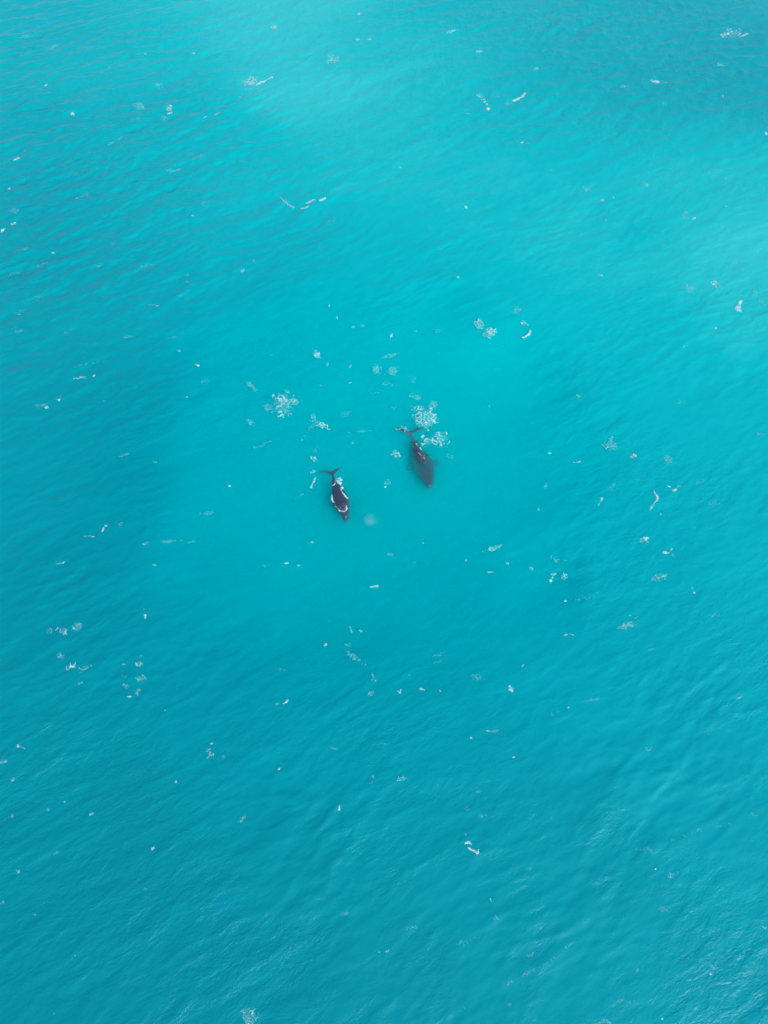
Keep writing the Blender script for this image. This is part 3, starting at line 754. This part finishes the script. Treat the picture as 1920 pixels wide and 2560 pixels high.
# bent whitecaps: (list of x, y, half width), kind, brightness, label
BENT = [
    ([(640, 214, 3), (652, 205, 4), (664, 201, 3.5), (678, 194, 4)], 'D', 'b', 'bright breaking crest trailing up right from the upper left foam head'),
    ([(702, 494, 4), (712, 504, 6), (722, 514, 6), (731, 518, 5)], 'L', 'b', 'lacy left arm of the V shaped whitecap'),
    ([(755, 522, 3), (764, 521, 3.5), (772, 517, 2.5)], 'D', 'b', 'short bright crest at the foot of the V shaped whitecap'),
    ([(768, 508, 3), (777, 504, 5), (786, 501, 3.5)], 'D', 'b', 'middle piece of the right arm of the V shaped whitecap'),
    ([(800, 502, 3), (808, 500, 4), (814, 496, 2.5)], 'D', 'b', 'outermost tip of the right arm of the V shaped whitecap'),
    ([(1198, 240, 6), (1206, 246, 7), (1212, 254, 4), (1218, 262, 2.5)], 'L', 'b', 'teardrop of lacy foam at the top right of centre'),
    ([(1284, 251, 2.5), (1294, 247, 3.5), (1304, 242, 3.5), (1313, 232, 3.5)], 'D', 'b', 'bright crescent whitecap at the top right of centre'),
    ([(1306, 844, 2), (1314, 842, 3.5), (1322, 836, 4), (1326, 827, 2.5)], 'D', 'b', 'hooked solid whitecap below the bright foam pair'),
    ([(1852, 752, 3), (1848, 762, 5), (1846, 770, 8), (1847, 774, 9)], 'D', 'b', 'bright triangular whitecap near the right edge'),
    ([(1634, 1228, 1.8), (1639, 1236, 2.4), (1645, 1243, 4.5), (1641, 1252, 3.5), (1636, 1256, 2)], 'D', 'b', 'bright curved whitecap right of centre, bent like a boomerang'),
    ([(1634, 1260, 3.5), (1629, 1267, 4), (1625, 1273, 2.5)], 'D', 'm', 'torn foam just below the boomerang shaped whitecap'),
    ([(1274, 1715, 3.5), (1277, 1722, 6), (1281, 1728, 3)], 'D', 'b', 'brightest solid star shaped whitecap below and right of centre'),
    ([(788, 1195, 2.6), (785, 1203, 3), (781, 1210, 2.2), (778, 1218, 2.6)], 'D', 'b', 'bright steep foam streak left of the lone whale tail'),
    ([(994, 1728, 2), (1000, 1731, 2.6), (1002, 1724, 1.8)], 'D', 'b', 'small white crescent below centre, open to the upper left'),
    ([(708, 1759, 1.8), (715, 1756, 2.4), (720, 1749, 1.8)], 'D', 'b', 'small white crescent lower left of centre'),
    ([(1155, 2080, 2.4), (1164, 2086, 3), (1168, 2094, 2.4)], 'L', 'm', 'upper link of the foam chain below centre right'),
    ([(1162, 2109, 2.4), (1170, 2105, 2.6), (1177, 2110, 2.2)], 'D', 'b', 'middle link of the foam chain below centre right'),
    ([(1170, 2118, 2.2), (1178, 2124, 2.6), (1186, 2127, 2.6), (1193, 2133, 3.4), (1196, 2124, 2)], 'D', 'b', 'lowest and brightest link of the foam chain below centre right'),
]
# foam on and around the whales
ON1 = [
    ([(512, 900, 10), (520, 960, 22), (520, 1010, 30), (545, 1060, 26), (580, 1130, 18), (600, 1165, 12)], 'D', 'b', 'white foam along the left flank of the lone whale'),
    ([(615, 1205, 12), (660, 1245, 15), (695, 1290, 16), (725, 1325, 17), (770, 1328, 16), (810, 1335, 20), (855, 1328, 15), (885, 1295, 20), (900, 1245, 20), (895, 1190, 12)], 'D', 'b', 'white foam collar across the head of the lone whale'),
    ([(765, 820, 12), (790, 865, 15), (825, 910, 18), (860, 950, 20), (895, 990, 22), (925, 1015, 12)], 'D', 'b', 'ragged white foam along the right flank of the lone whale'),
    ([(778, 728, 26), (768, 770, 15), (760, 815, 11)], 'D', 'b', 'white foam hook at the right hip of the lone whale'),
    ([(915, 1040, 8), (922, 1085, 13), (918, 1130, 9)], 'L', 'm', 'thin broken foam at the right shoulder of the lone whale'),
    ([(735, 770, 8), (690, 776, 9), (655, 788, 6)], 'D', 'm', 'thin wash of water across the hips of the lone whale'),
    ([(600, 525, 13), (592, 580, 17), (598, 620, 16), (575, 655, 18), (548, 676, 20)], 'D', 'b', 'curled white foam over the left of the lone whale tail stock'),
    ([(702, 480, 36), (718, 530, 70), (695, 570, 68), (655, 545, 44), (735, 625, 32), (750, 658, 14)], 'C', 'b', 'thick white splash right of the lone whale tail stock'),
]
ON2 = [
    ([(232, 886, 14), (262, 900, 16), (310, 892, 11), (360, 872, 8)], 'D', 'b', 'white splash at the left fluke tip of the submerged whale'),
    ([(375, 880, 12), (410, 900, 16), (445, 895, 14)], 'L', 'm', 'lacy foam on the left fluke of the submerged whale'),
    ([(775, 1205, 10), (800, 1140, 18), (820, 1100, 16), (850, 1085, 14)], 'D', 'b', 'bright foam arm from the inner lobe down to the calf tail'),
    ([(632, 1185, 13), (650, 1190, 13), (645, 1225, 17), (655, 1240, 6)], 'D', 'b', 'white foam on the calf tail stock'),
    ([(705, 1250, 10), (725, 1275, 20), (750, 1300, 12), (770, 1340, 8)], 'D', 'm', 'pale wash along the right side of the calf rear'),
    ([(685, 1360, 15), (710, 1385, 14), (742, 1415, 10)], 'D', 'b', 'white foam streak over the middle of the calf back'),
    ([(795, 1450, 20), (795, 1468, 14), (758, 1462, 9), (740, 1450, 8)], 'D', 'b', 'white foam at the head of the calf'),
    ([(810, 1400, 9), (775, 1440, 8)], 'D', 'm', 'thin pale foam line beside the calf flipper'),
    ([(800, 1560, 8), (826, 1560, 9), (828, 1530, 6)], 'L', 'f', 'faint ripple around the calf snout'),
]
KIND = {'L': ('foam_patch', 'lacy foam patch', 'foam patch', 'lacy foam patches on the sea'),
        'C': ('whitecap', 'solid whitecap', 'whitecap', 'small whitecaps on the sea'),
        'D': ('whitecap', 'whitecap', 'whitecap', 'small whitecaps on the sea'),
        'S': ('foam_streak', 'broken foam streak', 'foam streak', 'foam streaks on the sea')}
KIND['W'] = ('foam_splash', 'foam splash', 'foam splash', 'foam washing round the whales')
made, spent = [], []  # spent: old foam wisps plus painted sky reflections
for i, row in enumerate(FOAM_AND_SKY_SHEEN):
    cx, cy, rx, ry, ang, k, br = row[:7]
    if rx <= 0:
        continue
    o = None
    for tries in range(4):
        g = 1 + .25 * tries
        if k == 'C':
            g *= 0.76
        if k == 'L' and rx > 14:
            g *= 0.88
        o = foam(KIND[k][0], cx, cy, max(rx, 2.3) * g, max(ry, 2.1) * g, ang, k, br, 100 + i * 7 + tries)
        if o:
            break
    if o and k == 'L' and br != 'f' and rx >= 9:          # bubbles spread round the thicker foam
        q = foam('spent_foam_and_sky_sheen', cx, cy, rx * .75, ry * .75, ang, 'D', 'f', 9000 + i)
        if q:
            spent.append(q)
    if o and br == 'f':
        spent.append(o)
    elif o:
        made.append((o, cx, cy, rx * ry, k, br, row[7] if len(row) > 7 else None))
for i, (pts, k, br, lab) in enumerate(BENT):
    o = foam(KIND[k][0], pts[0][0], pts[0][1], 6, 6, 0, k, br, 4000 + i * 7, pts=pts)
    if o:
        made.append((o, pts[0][0], pts[0][1], 60, k, br, lab))


def ray_top(obj_list):
    """height of the whales' backs, read from the finished bodies"""
    dg = bpy.context.evaluated_depsgraph_get()
    from mathutils.bvhtree import BVHTree
    trees = []
    for o in obj_list:
        ev = o.evaluated_get(dg)
        me = ev.to_mesh()
        mw = o.matrix_world.copy() if o.matrix_world.translation.length > 0.01 else Matrix.Translation(o.location)
        trees.append(BVHTree.FromPolygons([mw @ v.co for v in me.vertices], [tuple(p.vertices) for p in me.polygons]))
        ev.to_mesh_clear()

    def f(x, y):
        out_ = np.full(len(x), -9.0)
        for i in range(len(x)):
            for t_ in trees:
                hit = t_.ray_cast(Vector((x[i], y[i], 6)), Vector((0, 0, -1)))
                if hit[0] is not None:
                    out_[i] = max(out_[i], hit[0].z)
        return out_
    return f


bpy.context.view_layer.update()
BT = ray_top([lone, calf])
for zf, sc, rows in ((z1, 10.37, ON1), (z2, 7.9, ON2)):
    for i, (pts, k, br, lab) in enumerate(rows):
        q = [(*zf(a, b), max(r_ / sc, 0.9)) for a, b, r_ in pts]
        o = foam('foam_streak' if br != 'b' else 'foam_splash', q[0][0], q[0][1], 6, 6, 0, k, br, 6000 + i * 11, pts=q, base_z=BT, torn=1.0 if k == 'D' else .3)
        if o:
            made.append((o, q[0][0], q[0][1], 60, 'W', br, lab))

# the spent wisps nobody could count and the painted sky reflections become one film
vs_, fs_, k0 = [], [], 0
for o in spent:
    n = len(o.data.vertices)
    co = np.empty(n * 3, dtype=np.float32); o.data.vertices.foreach_get('co', co)
    vs_.append(co.reshape(-1, 3) + np.array(o.location))
    fi = np.empty(len(o.data.loops), dtype=np.int32); o.data.loops.foreach_get('vertex_index', fi)
    fs_.append(fi.reshape(-1, 4) + k0)
    k0 += n
    me = o.data
    bpy.data.objects.remove(o); bpy.data.meshes.remove(me)
film = mesh_obj('spent_foam_and_sky_sheen', np.concatenate(vs_), np.concatenate(fs_), M_FOAM['f'])
tag(film, 'faint wisps of old foam and painted sky reflections over the sea', kind='stuff')

# breath of the lone whale drifting off ahead of it
m, t, b, out = new_mat('breath mist')
t.nodes.remove(b)
pv = t.nodes.new('ShaderNodeVolumePrincipled')
pv.inputs['Color'].default_value = (0.9, 0.95, 1.0, 1)
tc = t.nodes.new('ShaderNodeTexCoord')
ln = t.nodes.new('ShaderNodeVectorMath'); ln.operation = 'LENGTH'
t.links.new(tc.outputs['Object'], ln.inputs[0])
nn = noise(t, 0.9, 3, 0.6, tc.outputs['Object'])
mm_ = t.nodes.new('ShaderNodeMath'); mm_.operation = 'MULTIPLY_ADD'; mm_.inputs[1].default_value = 1.6
t.links.new(nn.outputs['Fac'], mm_.inputs[0])
ml = t.nodes.new('ShaderNodeMath'); ml.operation = 'MULTIPLY'; ml.inputs[1].default_value = -0.62
t.links.new(ln.outputs['Value'], ml.inputs[0]); t.links.new(ml.outputs[0], mm_.inputs[2])
m2 = t.nodes.new('ShaderNodeMath'); m2.operation = 'MULTIPLY'; m2.inputs[1].default_value = 0.22; m2.use_clamp = True
t.links.new(mm_.outputs[0], m2.inputs[0]); t.links.new(m2.outputs[0], pv.inputs['Density'])
t.links.new(pv.outputs[0], out.inputs['Volume'])
rings = []
for i in range(13):
    a = -math.pi / 2 + math.pi * i / 12
    rings.append([(2.3 * max(math.cos(a), .02) * math.cos(q), 2.3 * max(math.cos(a), .02) * math.sin(q), 0.8 * math.sin(a)) for q in np.linspace(0, 2 * math.pi, 25)[:-1]])
mist = mesh_obj('breath_mist', *loft(rings), m)
mist.location = at(925, 1301, 1.5)
tag(mist, 'pale puff of breath mist drifting just ahead of the lone whale', 'mist', kind='stuff')

# each foam thing gets a label of its own: look first, then where it floats
COLS = ['at the far left', 'left of centre', 'in the middle', 'right of centre', 'at the far right']
ROWS = ['top edge', 'upper quarter', 'upper third', 'level above the whales', 'level of the whales', 'level below the whales', 'lower third', 'lower quarter', 'bottom edge']
cells = {}
for rec in made:
    o, cx, cy, area, k, br, lab = rec
    nm, ph, cat, grp = KIND[k]
    tag(o, lab, cat, grp)
    if lab:
        continue
    size = 'tiny' if area < 16 else 'small' if area < 60 else 'medium' if area < 160 else 'broad'
    tone = {'b': 'bright', 'm': 'pale', 'f': 'faint'}[br]
    c_, r_ = min(4, int(cx / 384)), min(8, int(cy / 285))
    cells.setdefault((size, tone, ph, c_, r_), []).append((cx, o))
ORD = ['leftmost', 'second', 'third', 'fourth', 'fifth', 'sixth', 'seventh', 'eighth']
for (size, tone, ph, c_, r_), L_ in cells.items():
    L_.sort(key=lambda t_: t_[0])
    for j, (cx, o) in enumerate(L_):
        lab = f'{size} {tone} {ph} {COLS[c_]}, {ROWS[r_]}'
        if len(L_) > 1:
            lab += f', {ORD[j]} from left' if j else ', leftmost'
        o['label'] = lab
